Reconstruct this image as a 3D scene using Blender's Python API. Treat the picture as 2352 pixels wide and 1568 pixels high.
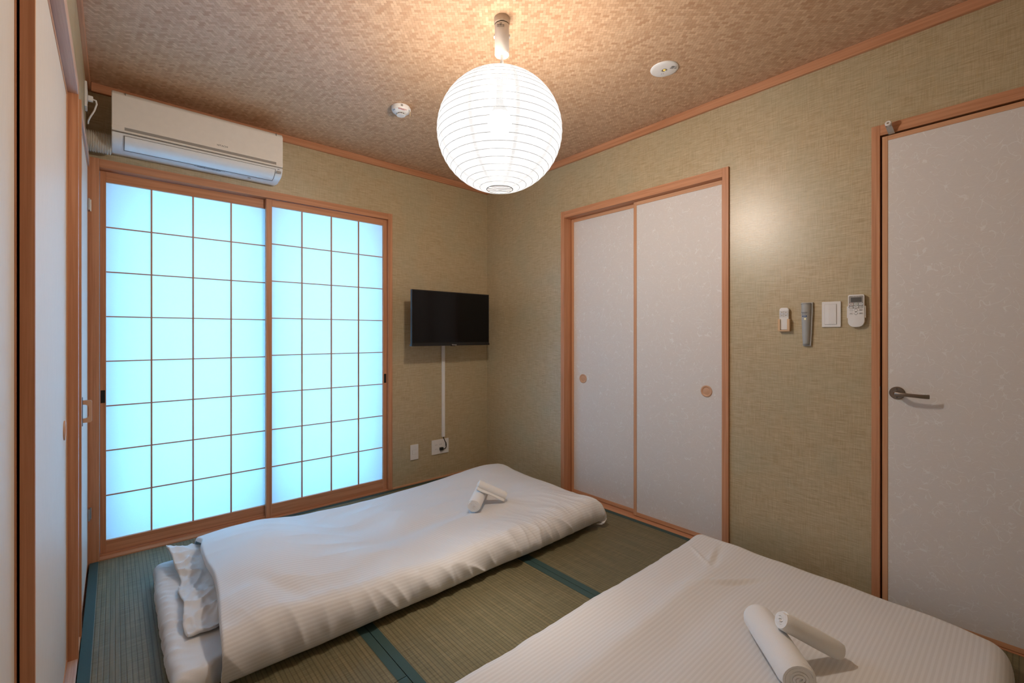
import bpy, bmesh, math, random
from mathutils import Vector, Matrix, noise
for o in list(bpy.data.objects): bpy.data.objects.remove(o)
C = bpy.context.scene.collection
SC = bpy.context.scene
random.seed(7)
# ------------------------------------------------------------------ camera, world, exposure
cam = bpy.data.cameras.new('camera'); co = bpy.data.objects.new('camera', cam); C.objects.link(co)
co.location = (0, 0, 1.19); co.rotation_euler = (math.pi/2, 0, -0.7212)
cam.sensor_width = 36; cam.lens = 36*1037.5/2352; cam.shift_y = -14.63/2352; cam.clip_start = 0.01
SC.camera = co
SC.view_settings.view_transform = 'Standard'; SC.view_settings.look = 'None'
SC.view_settings.gamma = 1; SC.view_settings.use_curve_mapping = False
SC.view_settings.exposure = 0.0
w = bpy.data.worlds.new('world'); SC.world = w; w.use_nodes = True
bg = w.node_tree.nodes['Background']
bg.inputs[0].default_value = (0.24, 0.69, 1.14, 1); bg.inputs[1].default_value = 8.0
BULB = 1120.0            # radiance of the bulb inside the lantern
BULB_COL = (1.0, 0.89, 0.78)
# ------------------------------------------------------------------ room numbers
XL, XR, YB, YF, ZC = -0.11, 2.54, 3.233, -0.30, 2.51

# ------------------------------------------------------------------ materials
class N:
    def __init__(s, name):
        s.m = bpy.data.materials.new(name); s.m.use_nodes = True; s.t = s.m.node_tree
        s.b = s.t.nodes['Principled BSDF']; s.out = s.t.nodes['Material Output']
    def n(s, typ, **kw):
        x = s.t.nodes.new(typ)
        for k, v in kw.items():
            if hasattr(x, k): setattr(x, k, v)
        return x
    def l(s, a, b): s.t.links.new(a, b)
    def set(s, sock, v):
        if hasattr(v, 'is_output') or isinstance(v, bpy.types.NodeSocket): s.l(v, sock)
        elif isinstance(v, (tuple, list)) and len(v) == 3 and sock.type == 'RGBA': sock.default_value = (*v, 1)
        else: sock.default_value = v
    def obj(s): return s.n('ShaderNodeTexCoord').outputs['Object']
    def uv(s): return s.n('ShaderNodeTexCoord').outputs['UV']
    def scale(s, v, sc, loc=(0, 0, 0), rot=(0, 0, 0)):
        m = s.n('ShaderNodeMapping'); s.l(v, m.inputs[0]); m.inputs['Scale'].default_value = sc
        m.inputs['Location'].default_value = loc; m.inputs['Rotation'].default_value = rot
        return m.outputs[0]
    def noise(s, v, scale=1, detail=2, rough=.5, dist=0):
        x = s.n('ShaderNodeTexNoise'); s.l(v, x.inputs['Vector']); x.inputs['Scale'].default_value = scale
        x.inputs['Detail'].default_value = detail; x.inputs['Roughness'].default_value = rough
        x.inputs['Distortion'].default_value = dist
        return x.outputs[0]
    def math(s, op, a, b=None, c=None, clamp=False):
        x = s.n('ShaderNodeMath'); x.operation = op; x.use_clamp = clamp
        s.set(x.inputs[0], a)
        if b is not None: s.set(x.inputs[1], b)
        if c is not None: s.set(x.inputs[2], c)
        return x.outputs[0]
    def mix(s, f, a, b):
        x = s.n('ShaderNodeMix'); x.data_type = 'RGBA'
        s.set(x.inputs[0], f); s.set(x.inputs[6], a); s.set(x.inputs[7], b)
        return x.outputs[2]
    def ss(s, v, lo, hi):
        x = s.n('ShaderNodeMapRange'); x.interpolation_type = 'SMOOTHSTEP'
        s.set(x.inputs[0], v); x.inputs[1].default_value = lo; x.inputs[2].default_value = hi
        return x.outputs[0]
    def sep(s, v):
        x = s.n('ShaderNodeSeparateXYZ'); s.l(v, x.inputs[0]); return x.outputs
    def bump(s, h, strength=.3, dist=.001):
        x = s.n('ShaderNodeBump'); x.inputs['Strength'].default_value = strength; x.inputs['Distance'].default_value = dist
        s.l(h, x.inputs['Height']); s.l(x.outputs[0], s.b.inputs['Normal'])
    def fin(s, col, rough=.6, spec=.3, metal=0, sheen=0):
        s.set(s.b.inputs['Base Color'], col); s.set(s.b.inputs['Roughness'], rough)
        s.b.inputs['Specular IOR Level'].default_value = spec; s.b.inputs['Metallic'].default_value = metal
        if sheen: s.b.inputs['Sheen Weight'].default_value = sheen
        return s.m

def plain(name, col, rough=.5, spec=.4, metal=0, var=.04):
    k = N(name); v = k.noise(k.obj(), 35, 3)
    c2 = tuple(max(0, x*(1-var*2)) for x in col)
    return k.fin(k.mix(v, col, c2), rough, spec, metal)

def wood(name, axis, a=(.60, .290, .155), b=(.47, .205, .100), rough=.45):
    k = N(name); o = k.obj()
    sc = [70, 70, 70]; sc[axis] = 1.6
    g = k.noise(k.scale(o, sc), 1, 3, .6, .3)
    sc2 = [420, 420, 420]; sc2[axis] = 8
    f = k.noise(k.scale(o, sc2), 1, 2)
    h = k.math('ADD', k.math('MULTIPLY', g, .75), k.math('MULTIPLY', f, .25))
    col = k.mix(k.ss(h, .35, .65), a, b)
    k.bump(f, .12, .0005)
    return k.fin(col, rough, .35)

WX, WY, WZ = wood('hinoki_wood_x', 0), wood('hinoki_wood_y', 1), wood('hinoki_wood_z', 2)
LX, LY, LZ = [wood('light_wood_'+'xyz'[i], i, (.66, .36, .20), (.55, .27, .14)) for i in range(3)]
SILLM = wood('pale_sill_wood', 1, (.62, .44, .36), (.50, .33, .26))

def wallpaper():
    k = N('grasscloth_wallpaper'); o = k.obj()
    h1 = k.noise(k.scale(o, (17, 17, 560)), 1, 3, .6)
    h2 = k.noise(k.scale(o, (11, 11, 170)), 1, 3, .6)
    v1 = k.noise(k.scale(o, (420, 420, 14)), 1, 2, .6)
    big = k.noise(o, 3.5, 3)
    s = k.math('ADD', k.math('MULTIPLY', h1, .52), k.math('MULTIPLY', h2, .23))
    s = k.math('ADD', s, k.math('MULTIPLY', v1, .30))
    col = k.mix(k.ss(s, .38, .72), (.37, .275, .145), (.60, .49, .315))
    gold = k.noise(k.scale(o, (90, 90, 22)), 1, 2)
    col = k.mix(k.math('MULTIPLY', k.ss(gold, .60, .80), .45), col, (.50, .36, .17))
    col = k.mix(k.math('MULTIPLY', k.ss(big, .45, .65), .22), col, (.37, .37, .25))
    sl = k.noise(k.scale(o, (26, 26, 300), (3, 1, 7)), 1, 1)
    col = k.mix(k.math('MULTIPLY', k.ss(sl, .70, .80), .6), col, (.10, .075, .04))
    k.bump(s, .38, .001)
    return k.fin(col, k.math('ADD', k.math('MULTIPLY', s, .20), .25), .85)
WALLM = wallpaper()

def ajiro():
    k = N('woven_bamboo_ceiling'); W = .0125
    p = k.scale(k.obj(), (1/W, 1/W, 1), rot=(0, 0, math.radians(45-4)))
    x, y, _ = k.sep(p)
    i = k.math('FLOOR', x); j = k.math('FLOOR', y); q = k.math('ADD', i, j)
    m4 = k.math('FLOORED_MODULO', q, 4.0)
    hor = k.math('LESS_THAN', m4, 1.5)
    idh = k.math('FLOOR', k.math('DIVIDE', q, 4.0))
    idv = k.math('FLOOR', k.math('DIVIDE', k.math('SUBTRACT', q, 2.0), 4.0))
    def wn(a, b, off):
        c = k.n('ShaderNodeCombineXYZ'); k.l(a, c.inputs[0]); k.l(b, c.inputs[1]); c.inputs[2].default_value = off
        t = k.n('ShaderNodeTexWhiteNoise'); k.l(c.outputs[0], t.inputs[0]); return t.outputs[0]
    rh, rv = wn(j, idh, 1.5), wn(i, idv, 9.5)
    tone = k.math('ADD', k.math('MULTIPLY', rh, hor), k.math('MULTIPLY', rv, k.math('SUBTRACT', 1.0, hor)))
    fx, fy = k.math('FRACT', x), k.math('FRACT', y)
    def dome(f):
        d = k.math('ABSOLUTE', k.math('SUBTRACT', f, .5)); return k.ss(d, .50, .42)
    hh = k.math('ADD', k.math('MULTIPLY', dome(fy), hor), k.math('MULTIPLY', dome(fx), k.math('SUBTRACT', 1.0, hor)))
    # along the float: 0..1 position of cell within its two-cell float
    ph = k.math('DIVIDE', k.math('ADD', m4, fx), 2.0)
    pv = k.math('DIVIDE', k.math('ADD', k.math('SUBTRACT', m4, 2.0), fy), 2.0)
    pl = k.math('ADD', k.math('MULTIPLY', ph, hor), k.math('MULTIPLY', pv, k.math('SUBTRACT', 1.0, hor)))
    de = k.ss(k.math('ABSOLUTE', k.math('SUBTRACT', pl, .5)), .5, .42)
    hgt = k.math('MULTIPLY', hh, de)
    col = k.mix(tone, (.48, .275, .155), (.68, .455, .29))
    vt = k.math('MULTIPLY', k.math('SUBTRACT', 1.0, hor), .16)
    col = k.mix(vt, col, (.78, .58, .38))
    gr = k.noise(k.scale(k.obj(), (60, 900, 1), rot=(0, 0, math.radians(41))), 1, 2); gr2 = k.noise(k.scale(k.obj(), (900, 60, 1), rot=(0, 0, math.radians(41))), 1, 2)
    gg = k.math('ADD', k.math('MULTIPLY', gr, hor), k.math('MULTIPLY', gr2, k.math('SUBTRACT', 1.0, hor)))
    col = k.mix(k.math('MULTIPLY', k.ss(gg, .45, .70), .30), col, (.44, .255, .145))
    col = k.mix(k.math('ADD', k.math('MULTIPLY', hgt, .55), .45), (.34, .185, .10), col)
    k.bump(hgt, .30, .001)
    return k.fin(col, .42, .4)
CEILM = ajiro()

def tatami(name, axis):      # ridges run along 'axis' (0 = x, 1 = y)
    k = N(name); o = k.obj(); s = k.sep(o)
    across = s[1] if axis == 0 else s[0]; along = s[0] if axis == 0 else s[1]
    r = k.math('FRACT', k.math('DIVIDE', across, .0155))
    d = k.math('ABSOLUTE', k.math('SUBTRACT', r, .5))
    ridge = k.ss(d, .5, .30)
    sc = (9, 420, 1) if axis == 1 else (420, 9, 1)
    fib = k.noise(k.scale(o, sc), 1, 3, .6)
    sc = (60, 3, 1) if axis == 1 else (3, 60, 1)
    row = k.noise(k.scale(o, sc), 1, 2)
    tick = k.math('FRACT', k.math('DIVIDE', along, .0042))
    tick = k.ss(k.math('ABSOLUTE', k.math('SUBTRACT', tick, .5)), .5, .3)
    col = k.mix(k.ss(fib, .35, .68), (.120, .105, .052), (.215, .190, .108))
    col = k.mix(k.math('MULTIPLY', k.ss(row, .4, .65), .35), col, (.29, .235, .13))
    dk = k.math('MULTIPLY', k.math('SUBTRACT', 1.0, ridge), .55)
    col = k.mix(dk, col, (.070, .056, .028))
    col = k.mix(k.math('MULTIPLY', k.math('SUBTRACT', 1.0, tick), .22), col, (.09, .075, .038))
    k.bump(k.math('ADD', ridge, k.math('MULTIPLY', fib, .5)), .5, .0014)
    return k.fin(col, .55, .35)
TATY, TATX = tatami('tatami_rush_y', 1), tatami('tatami_rush_x', 0)

def border():
    k = N('green_border_cloth'); o = k.obj()
    a = k.noise(o, 900, 1); col = k.mix(a, (.028, .062, .060), (.050, .098, .094))
    k.bump(a, .3, .0004); return k.fin(col, .55, .3)
BORD = border()

def fusuma_paper():
    k = N('fusuma_paper_with_fibres'); o = k.obj()
    s = k.sep(o)
    cc = k.n('ShaderNodeCombineXYZ'); k.l(s[1], cc.inputs[0]); k.l(s[2], cc.inputs[1]); p = cc.outputs[0]
    def fib(off, sc, w):
        q = k.scale(p, (1, 1, 1), off); n1 = k.noise(q, sc, 1, .5, .4); m1 = k.noise(k.scale(q, (1, 1, 1), (5, 3, 0)), sc*1.5, 0)
        line = k.ss(k.math('ABSOLUTE', k.math('SUBTRACT', n1, .5)), w, w*.3)
        return k.math('MULTIPLY', line, k.ss(m1, .50, .60))
    f = k.math('MAXIMUM', k.math('MAXIMUM', fib((0, 0, 0), 11, .0065), fib((7, 2, 0), 14, .008)), k.math('MAXIMUM', fib((3, 9, 0), 18, .009), fib((11, 4, 0), 23, .010)))
    base = k.mix(k.noise(k.scale(o, (60, 60, 260)), 1, 3), (.68, .625, .58), (.73, .68, .64))
    col = k.mix(k.math('MULTIPLY', f, .65), base, (.86, .85, .83))
    return k.fin(col, k.math('SUBTRACT', .5, k.math('MULTIPLY', f, .25)), .4)
FUSR = fusuma_paper()
def fusuma_left():
    k = N('plain_fusuma_paper'); o = k.obj()
    v = k.noise(k.scale(o, (120, 120, 22)), 1, 3); col = k.mix(v, (.74, .67, .60), (.66, .595, .53))
    k.bump(v, .15, .0006); return k.fin(col, .5, .3)
FUSL = fusuma_left()

def fabric():
    k = N('striped_sateen_cotton'); uv = k.sep(k.uv())
    r = k.math('FRACT', k.math('DIVIDE', uv[1], .0145))
    st = k.ss(k.math('ABSOLUTE', k.math('SUBTRACT', r, .5)), .20, .28)
    n = k.noise(k.scale(k.uv(), (600, 600, 600)), 1, 2)
    col = k.mix(st, (.80, .795, .80), (.742, .732, .732))
    k.bump(n, .08, .0004)
    return k.fin(col, k.math('ADD', .42, k.math('MULTIPLY', st, .14)), .35, sheen=.15)
FAB = fabric()
def cotton():
    k = N('plain_white_cotton'); n = k.noise(k.obj(), 700, 2)
    k.bump(n, .1, .0004); return k.fin(k.mix(n, (.80, .795, .80), (.75, .745, .745)), .6, .3, sheen=.15)
COT = cotton()
def terry():
    k = N('white_terry'); n = k.noise(k.obj(), 520, 3, .7); col = k.mix(n, (.80, .79, .785), (.92, .915, .91))
    k.bump(n, .45, .0015); return k.fin(col, .85, .15, sheen=.3)
TER = terry()

def pane_mat():
    k = N('shoji_paper'); k.t.nodes.remove(k.b)
    n = k.noise(k.obj(), 160, 3); c = k.mix(n, (.90, .93, .95), (.84, .88, .91))
    d = k.n('ShaderNodeBsdfDiffuse'); tr = k.n('ShaderNodeBsdfTranslucent'); mx = k.n('ShaderNodeMixShader')
    k.l(c, d.inputs[0]); k.l(c, tr.inputs[0]); mx.inputs[0].default_value = .53
    k.l(d.outputs[0], mx.inputs[1]); k.l(tr.outputs[0], mx.inputs[2]); k.l(mx.outputs[0], k.out.inputs[0]); return k.m
PANE = pane_mat()
def lantern_paper():
    k = N('lantern_paper'); k.t.nodes.remove(k.b); o = k.obj(); s = k.sep(o)
    ang = k.math('ARCTAN2', s[1], s[0])
    q = k.math('FRACT', k.math('ADD', k.math('MULTIPLY', ang, 9/(2*math.pi)), .37))
    seam = k.ss(k.math('ABSOLUTE', k.math('SUBTRACT', q, .5)), .048, .036)
    fibr = k.noise(k.scale(o, (50, 50, 300)), 1, 3)
    a = k.math('MULTIPLY', k.math('SUBTRACT', 1.0, k.math('MULTIPLY', seam, .22)), k.math('ADD', .94, k.math('MULTIPLY', fibr, .12)))
    tr = k.n('ShaderNodeBsdfTranslucent')
    cx = k.n('ShaderNodeCombineXYZ')
    for i, v in enumerate((.0225, .0248, .0275)): k.l(k.math('MULTIPLY', a, v), cx.inputs[i])
    k.l(cx.outputs[0], tr.inputs[0])
    df = k.n('ShaderNodeBsdfDiffuse'); df.inputs[0].default_value = (.017, .0185, .0205, 1)
    a2 = k.n('ShaderNodeAddShader'); k.l(tr.outputs[0], a2.inputs[0]); k.l(df.outputs[0], a2.inputs[1])
    tp = k.n('ShaderNodeBsdfTransparent'); tp.inputs[0].default_value = (.36, .36, .36, 1)
    ad = k.n('ShaderNodeAddShader'); k.l(a2.outputs[0], ad.inputs[0]); k.l(tp.outputs[0], ad.inputs[1])
    k.l(ad.outputs[0], k.out.inputs[0]); return k.m
LANT = lantern_paper()
def emit(name, col, st):
    k = N(name); k.b.inputs['Emission Color'].default_value = (*col, 1); k.b.inputs['Emission Strength'].default_value = st
    return k.fin(col, .5)
WHITE = plain('white_plastic', (.80, .78, .76), .35)
ACW = plain('aircon_plastic', (.82, .78, .73), .40, .35)
FLAP = plain('aircon_flap_plastic', (.84, .86, .88), .22, .6)
GREY = plain('grey_plastic', (.34, .32, .30), .4)
DGREY = plain('dark_grey_plastic', (.10, .095, .09), .4)
BLK = plain('black_plastic', (.010, .010, .011), .35, .4)
SCRN = plain('tv_screen_glass', (.003, .003, .004), .14, .22)
RUB = plain('black_rubber', (.012, .012, .012), .6)
STEEL = plain('satin_steel', (.55, .53, .50), .35, .5, 1)
BRONZE = plain('brushed_bronze_metal', (.26, .22, .19), .38, .5, 1)
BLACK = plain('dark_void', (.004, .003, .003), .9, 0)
PULLW = plain('pull_wood', (.62, .36, .22), .45)
BEIGE = plain('beige_plastic', (.70, .47, .28), .45)
CREAM = plain('cream_cord', (.78, .60, .36), .6)
OUTM = plain('outside_reveal', (.20, .22, .24), .8, .1)
INK = plain('dark_ink', (.03, .03, .035), .6, .1)
INKB = plain('blue_ink', (.03, .09, .25), .6, .1)
INKR = plain('red_ink', (.55, .05, .05), .6, .1)
INKG = plain('green_ink', (.05, .35, .22), .6, .1)
SILV = plain('silver_print', (.65, .65, .66), .4, .5)
TORCH = plain('grey_torch_plastic', (.40, .40, .39), .32, .5)
LED = emit('yellow_led', (.9, .62, .12), .25)

# ------------------------------------------------------------------ mesh helpers
class MB:
    def __init__(s): s.v = []; s.f = []; s.uv = None
    def box(s, x0, x1, y0, y1, z0, z1, bev=0):
        if bev:
            bm = bmesh.new(); r = bmesh.ops.create_cube(bm, size=1)
            for v in bm.verts:
                v.co = Vector(((x0+x1)/2+v.co.x*(x1-x0), (y0+y1)/2+v.co.y*(y1-y0), (z0+z1)/2+v.co.z*(z1-z0)))
            bev = min(bev, .45*min(abs(x1-x0), abs(y1-y0), abs(z1-z0)))
            bmesh.ops.bevel(bm, geom=bm.edges[:], offset=bev, segments=2, profile=.7, affect='EDGES')
            s.addbm(bm); return s
        n = len(s.v)
        s.v += [(x, y, z) for x in (x0, x1) for y in (y0, y1) for z in (z0, z1)]
        for f in ((0, 1, 3, 2), (4, 6, 7, 5), (0, 4, 5, 1), (2, 3, 7, 6), (0, 2, 6, 4), (1, 5, 7, 3)): s.f.append([n+i for i in f])
        return s
    def addbm(s, bm, M=None):
        n = len(s.v); bm.verts.ensure_lookup_table()
        for i, v in enumerate(bm.verts): v.index = i; s.v.append(tuple(M @ v.co) if M else tuple(v.co))
        for f in bm.faces: s.f.append([n+v.index for v in f.verts])
        bm.free()
    def lathe(s, prof, seg=32, M=None, cap=True):   # prof [(r, z)]
        n = len(s.v); M = M or Matrix()
        for r, z in prof:
            for k in range(seg):
                a = 2*math.pi*k/seg; s.v.append(tuple(M @ Vector((r*math.cos(a), r*math.sin(a), z))))
        for i in range(len(prof)-1):
            for k in range(seg):
                a, b = n+i*seg+k, n+i*seg+(k+1) % seg; s.f.append([a, b, b+seg, a+seg])
        if cap:
            s.f.append([n+k for k in range(seg)][::-1]); s.f.append([n+(len(prof)-1)*seg+k for k in range(seg)])
        return s
    def tube(s, pts, r, seg=8, closed=False):
        pts = [Vector(p) for p in pts]; n = len(s.v); up = None; m = len(pts)
        for i, p in enumerate(pts):
            if closed: t = (pts[(i+1) % m]-pts[i-1]).normalized()
            else: t = (pts[min(i+1, m-1)]-pts[max(i-1, 0)]).normalized()
            if up is None: up = Vector((0, 0, 1)) if abs(t.z) < .9 else Vector((1, 0, 0))
            a = t.cross(up).normalized(); b = a.cross(t).normalized(); up = b
            rr = r[i] if isinstance(r, (list, tuple)) else r
            for k in range(seg):
                q = 2*math.pi*k/seg; s.v.append(tuple(p+a*rr*math.cos(q)+b*rr*math.sin(q)))
        for i in range(m if closed else m-1):
            for k in range(seg):
                a0 = n+i*seg+k; a1 = n+i*seg+(k+1) % seg; j = (i+1) % m
                s.f.append([a0, a1, n+j*seg+(k+1) % seg, n+j*seg+k])
        if not closed:
            s.f.append([n+k for k in range(seg)][::-1]); s.f.append([n+(m-1)*seg+k for k in range(seg)])
        return s
    def prism(s, poly, d0, d1, M=None):   # poly in local xy, extruded along local z
        n = len(s.v); m = len(poly); M = M or Matrix()
        for d in (d0, d1):
            for x, y in poly: s.v.append(tuple(M @ Vector((x, y, d))))
        s.f.append([n+i for i in range(m)][::-1]); s.f.append([n+m+i for i in range(m)])
        for i in range(m): j = (i+1) % m; s.f.append([n+i, n+j, n+m+j, n+m+i])
        return s
    def build(s, name, mat, parent=None, smooth=False, M=None, bevel=0):
        me = bpy.data.meshes.new(name); me.from_pydata(s.v, [], s.f); me.materials.append(mat)
        bm = bmesh.new(); bm.from_mesh(me); bmesh.ops.recalc_face_normals(bm, faces=bm.faces)
        if bevel: bmesh.ops.bevel(bm, geom=[e for e in bm.edges if e.calc_face_angle(0) > .5], offset=bevel, segments=2, profile=.7, affect='EDGES')
        bm.to_mesh(me); bm.free()
        if s.uv:
            l = me.uv_layers.new(name='UVMap')
            for lp in me.loops: l.data[lp.index].uv = s.uv[lp.vertex_index]
        if smooth:
            for p in me.polygons: p.use_smooth = True
            if smooth != 'all':
                try: me.set_sharp_from_angle(angle=math.radians(40))
                except Exception: pass
        o = bpy.data.objects.new(name, me); C.objects.link(o)
        if parent: o.parent = parent
        if M is not None: o.matrix_local = M
        return o
def B(*a, bev=0): return MB().box(*a, bev=bev)
def tag(o, label=None, cat=None, group=None, kind=None):
    if label: o['label'] = label
    if cat: o['category'] = cat
    if group: o['group'] = group
    if kind: o['kind'] = kind
    return o
def empty(name, M=None):
    o = bpy.data.objects.new(name, None); C.objects.link(o); o.empty_display_size = .05
    if M is not None: o.matrix_world = M
    return o
def frame(loc, side):          # local x = viewer's right, y = up, z = out of the wall
    cols = {'right': ((0, -1, 0), (0, 0, 1), (-1, 0, 0)), 'back': ((1, 0, 0), (0, 0, 1), (0, -1, 0)),
            'left': ((0, 1, 0), (0, 0, 1), (1, 0, 0)), 'ceil': None}[side]
    M = Matrix([[cols[c][r] for c in range(3)] for r in range(3)]).to_4x4(); M.translation = loc
    return M
def text(name, body, size, x, y, z, mat, parent, ext=.0002, M=None, sx=1):
    cu = bpy.data.curves.new(name, 'FONT'); cu.body = body; cu.size = size; cu.align_x = 'CENTER'; cu.align_y = 'CENTER'
    cu.extrude = ext; cu.resolution_u = 2; cu.materials.append(mat)
    o = bpy.data.objects.new(name, cu); C.objects.link(o); o.parent = parent
    o.matrix_local = (M or Matrix()) @ Matrix.Translation((x, y, z)) @ Matrix.Diagonal((sx, 1, 1, 1))
    return o
def rrect(w, h, r, cx=0, cy=0, n=5):
    pts = []
    for qx, qy, a0 in ((1, 1, 0), (-1, 1, 90), (-1, -1, 180), (1, -1, 270)):
        for i in range(n+1):
            a = math.radians(a0+90*i/n); pts.append((cx+qx*(w/2-r)+r*math.cos(a), cy+qy*(h/2-r)+r*math.sin(a)))
    return pts

# ------------------------------------------------------------------ STRUCTURE: floor with tatami mats
fl = tag(B(XL-.2, XR+.2, YF-.12, YB+.1, -.14, -.058).build('floor', LX), kind='structure')
BW = .034
def mat_piece(x0, x1, y0, y1, axis, first=True):
    g = .0012
    x0 += g; x1 -= g; y0 += g; y1 -= g
    m = B(x0, x1, y0, y1, -.055, 0).build('tatami_mat', TATY if axis == 1 else TATX, fl)
    for e in (0, 1):
        if axis == 1:
            a = x0 if e == 0 else x1-BW; b = MB().box(a, a+BW, y0, y1, -.05, .0012, bev=.0008)
        else:
            a = y0 if e == 0 else y1-BW; b = MB().box(x0, x1, a, a+BW, -.05, .0012, bev=.0008)
        b.build('border', BORD, m)
XS, XM = .766, 1.647
TX1, TY1 = 2.524, 3.218
mat_piece(-.100, XS, 1.427, TY1, 1); mat_piece(-.100, XS, YF+.01, 1.427, 1)
mat_piece(XS, TX1, 2.345, TY1, 0)
mat_piece(XS, XM, .59, 2.345, 1); mat_piece(XM, TX1, .59, 2.345, 1)
mat_piece(XS, TX1, YF+.01, .59, 0)

# ceiling
tag(B(XL-.2, XR+.2, YF-.12, YB+.12, ZC, ZC+.08).build('ceiling', CEILM), kind='structure')
# back wall with the window opening  (opening X -.062..1.574, Z .012..2.075)
TH = .10
wb = MB()
wb.box(XL-.2, -.064, YB, YB+TH, -.1, ZC); wb.box(1.576, XR+.2, YB, YB+TH, -.1, ZC)
wb.box(-.064, 1.576, YB, YB+TH, 2.078, ZC); wb.box(-.064, 1.576, YB, YB+TH, -.1, -.004)
tag(wb.build('wall_back', WALLM), kind='structure')
# unseen outer window reveal, made deep and dark to shade the shoji pane edges
ov = MB(); Y1, Y2 = YB+TH, YB+TH+.32
ov.box(-.16, -.064, Y1, Y2, -.1, 2.2); ov.box(1.576, 1.68, Y1, Y2, -.1, 2.2)
ov.box(-.16, 1.68, Y1, Y2, 2.085, 2.2); ov.box(-.16, 1.68, Y1, Y2, -.1, 0)
ov.box(.70, .80, Y1+.10, Y1+.15, 0, 2.085); ov.box(-.06, .0, Y1+.10, Y1+.15, 0, 2.085); ov.box(1.51, 1.576, Y1+.10, Y1+.15, 0, 2.085)
tag(ov.build('window_shading_reveal', OUTM), kind='structure')
# right wall: closet opening Y 1.112..2.285 ; door opening Y -.262..0.424
wr = MB(); X2 = XR+.16
wr.box(XR, X2, 2.29, YB+.1, -.1, ZC); wr.box(XR, X2, .43, 1.105, -.1, ZC)
wr.box(XR, X2, 1.105, 2.29, 2.09, ZC); wr.box(XR, X2, YF-.1, .43, 2.09, ZC)
wr.box(X2-.01, X2+.02, 1.105, 2.29, -.1, 2.09)
wr.box(XR, X2, YF-.1, -.262, -.1, 2.09)
wr.box(X2-.01, X2+.02, -.262, .43, -.1, 2.09)
tag(wr.build('wall_right', WALLM), kind='structure')
# left wall: sliding opening Y .53..2.28 ; hinged door opening 2.485..3.19
wl = MB(); X0 = XL-.14
wl.box(X0, XL, YF-.1, .50, -.1, ZC); wl.box(X0, XL, .50, 2.30, 2.09, ZC); wl.box(X0, XL, 2.305, 2.46, -.1, ZC)
wl.box(X0, XL, 2.46, YB+.05, 2.09, ZC)
wl.box(X0-.03, X0+.0, .4, YB+.1, -.1, ZC)
tag(wl.build('wall_left', WALLM), kind='structure')
tag(B(XL-.2, XR+.2, YF-.1, YF, -.1, ZC).build('wall_front', WALLM), kind='structure')
# added black sheets paint the closets' unlit dark so the gaps read black
tag(B(X0+.001, X0+.006, .45, 2.30, -.02, 2.09).build('wall_closet_shade_sheet', BLACK), kind='structure')
tag(B(X2-.017, X2-.012, 1.11, 2.286, -.02, 2.088).build('wall_cupboard_shade_sheet', BLACK), kind='structure')
# ceiling trim
for nm, a, m in (('trim_back', (XL+.017, XR-.017, YB-.016, YB+.001, 2.463, ZC-.0005), WX), ('trim_right', (XR-.016, XR+.001, YF, YB-.001, 2.463, ZC-.0005), WY),
                 ('trim_left', (XL-.001, XL+.015, YF, YB-.001, 2.463, ZC-.0005), WY), ('trim_front', (XL+.017, XR-.017, YF-.001, YF+.016, 2.463, ZC-.0005), WX)):
    tag(B(*a, bev=.002).build(nm, m), kind='structure')
# baseboards (thin strips between the mats and the walls)
tag(B(1.608, XR-.001, TY1+.001, YB+.001, -.05, .010, bev=.001).build('baseboard_back', LX), kind='structure')
tag(B(TX1+.001, XR+.001, 2.318, TY1, -.05, .008, bev=.001).build('baseboard_right', LY), kind='structure')
tag(B(TX1+.001, XR+.001, .454, 1.076, -.05, .008, bev=.001).build('baseboard_right', LY), kind='structure')
tag(B(XL-.001, -.101, 2.317, 2.449, -.05, .008, bev=.001).build('baseboard_left', LY), kind='structure')

def part(name, parent, mat, *a, bev=.0012): return MB().box(*a, bev=bev).build(name, mat, parent)
# ------------------------------------------------------------------ window casing and shoji
tr = tag(empty('trim_1'), kind='structure')
part('jamb', tr, WZ, XL+.001, -.062, YB-.010, YB+.098, -.05, 2.1215)
part('jamb', tr, WZ, 1.574, 1.607, YB-.010, YB+.098, -.05, 2.1215)
part('head', tr, WX, -.0615, 1.5735, YB-.008, YB+.098, 2.076, 2.1205)
part('sill', tr, WX, -.0615, 1.5735, YB-.013, YB+.035, -.05, .006)
part('sill', tr, WX, -.0615, 1.5735, YB+.036, YB+.098, -.05, .014)
def shoji(name, x0, x1, g0, g1, zb, zt, gz0, gz1, ys, pull_x, mx):
    """x0..x1 panel, g0..g1 paper, ys = room-side face"""
    r = tag(empty(name), kind='structure'); yb = ys+.030
    part('stile', r, WZ, x0, g0, ys, yb, zb, zt); part('stile', r, WZ, g1, x1, ys, yb, zb, zt)
    part('rail', r, WX, g0+.0003, g1-.0003, ys+.001, yb-.001, gz1, zt); part('rail', r, WX, g0+.0003, g1-.0003, ys+.001, yb-.001, zb, gz0)
    xs = [g0]+mx+[g1]; zs = [gz0+(gz1-gz0)*i/8 for i in range(9)]
    for x in mx: part('muntin', r, WZ, x-.0038, x+.0038, ys+.006, ys+.017, gz0+.0005, gz1-.0005, bev=.0006)
    for z in zs[1:-1]: part('muntin', r, WX, g0+.0005, g1-.0005, ys+.007, ys+.016, z-.0030, z+.0030, bev=.0006)
    for i in range(4):
        for j in range(8):
            B(xs[i]+.0004, xs[i+1]-.0004, ys+.0165, ys+.0175, zs[j]+.0004, zs[j+1]-.0004).build('pane', PANE, r)
    pm = MB().box(pull_x-.009, pull_x+.009, ys-.0008, ys+.006, .824, .893, bev=.001)
    pm.build('finger_pull', BLK, r)
    return r
shoji('window_1', -.0605, .760, -.036, .742, .015, 2.074, .078, 2.018, YB+.050, -.0485, [.157, .352, .548])
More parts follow.
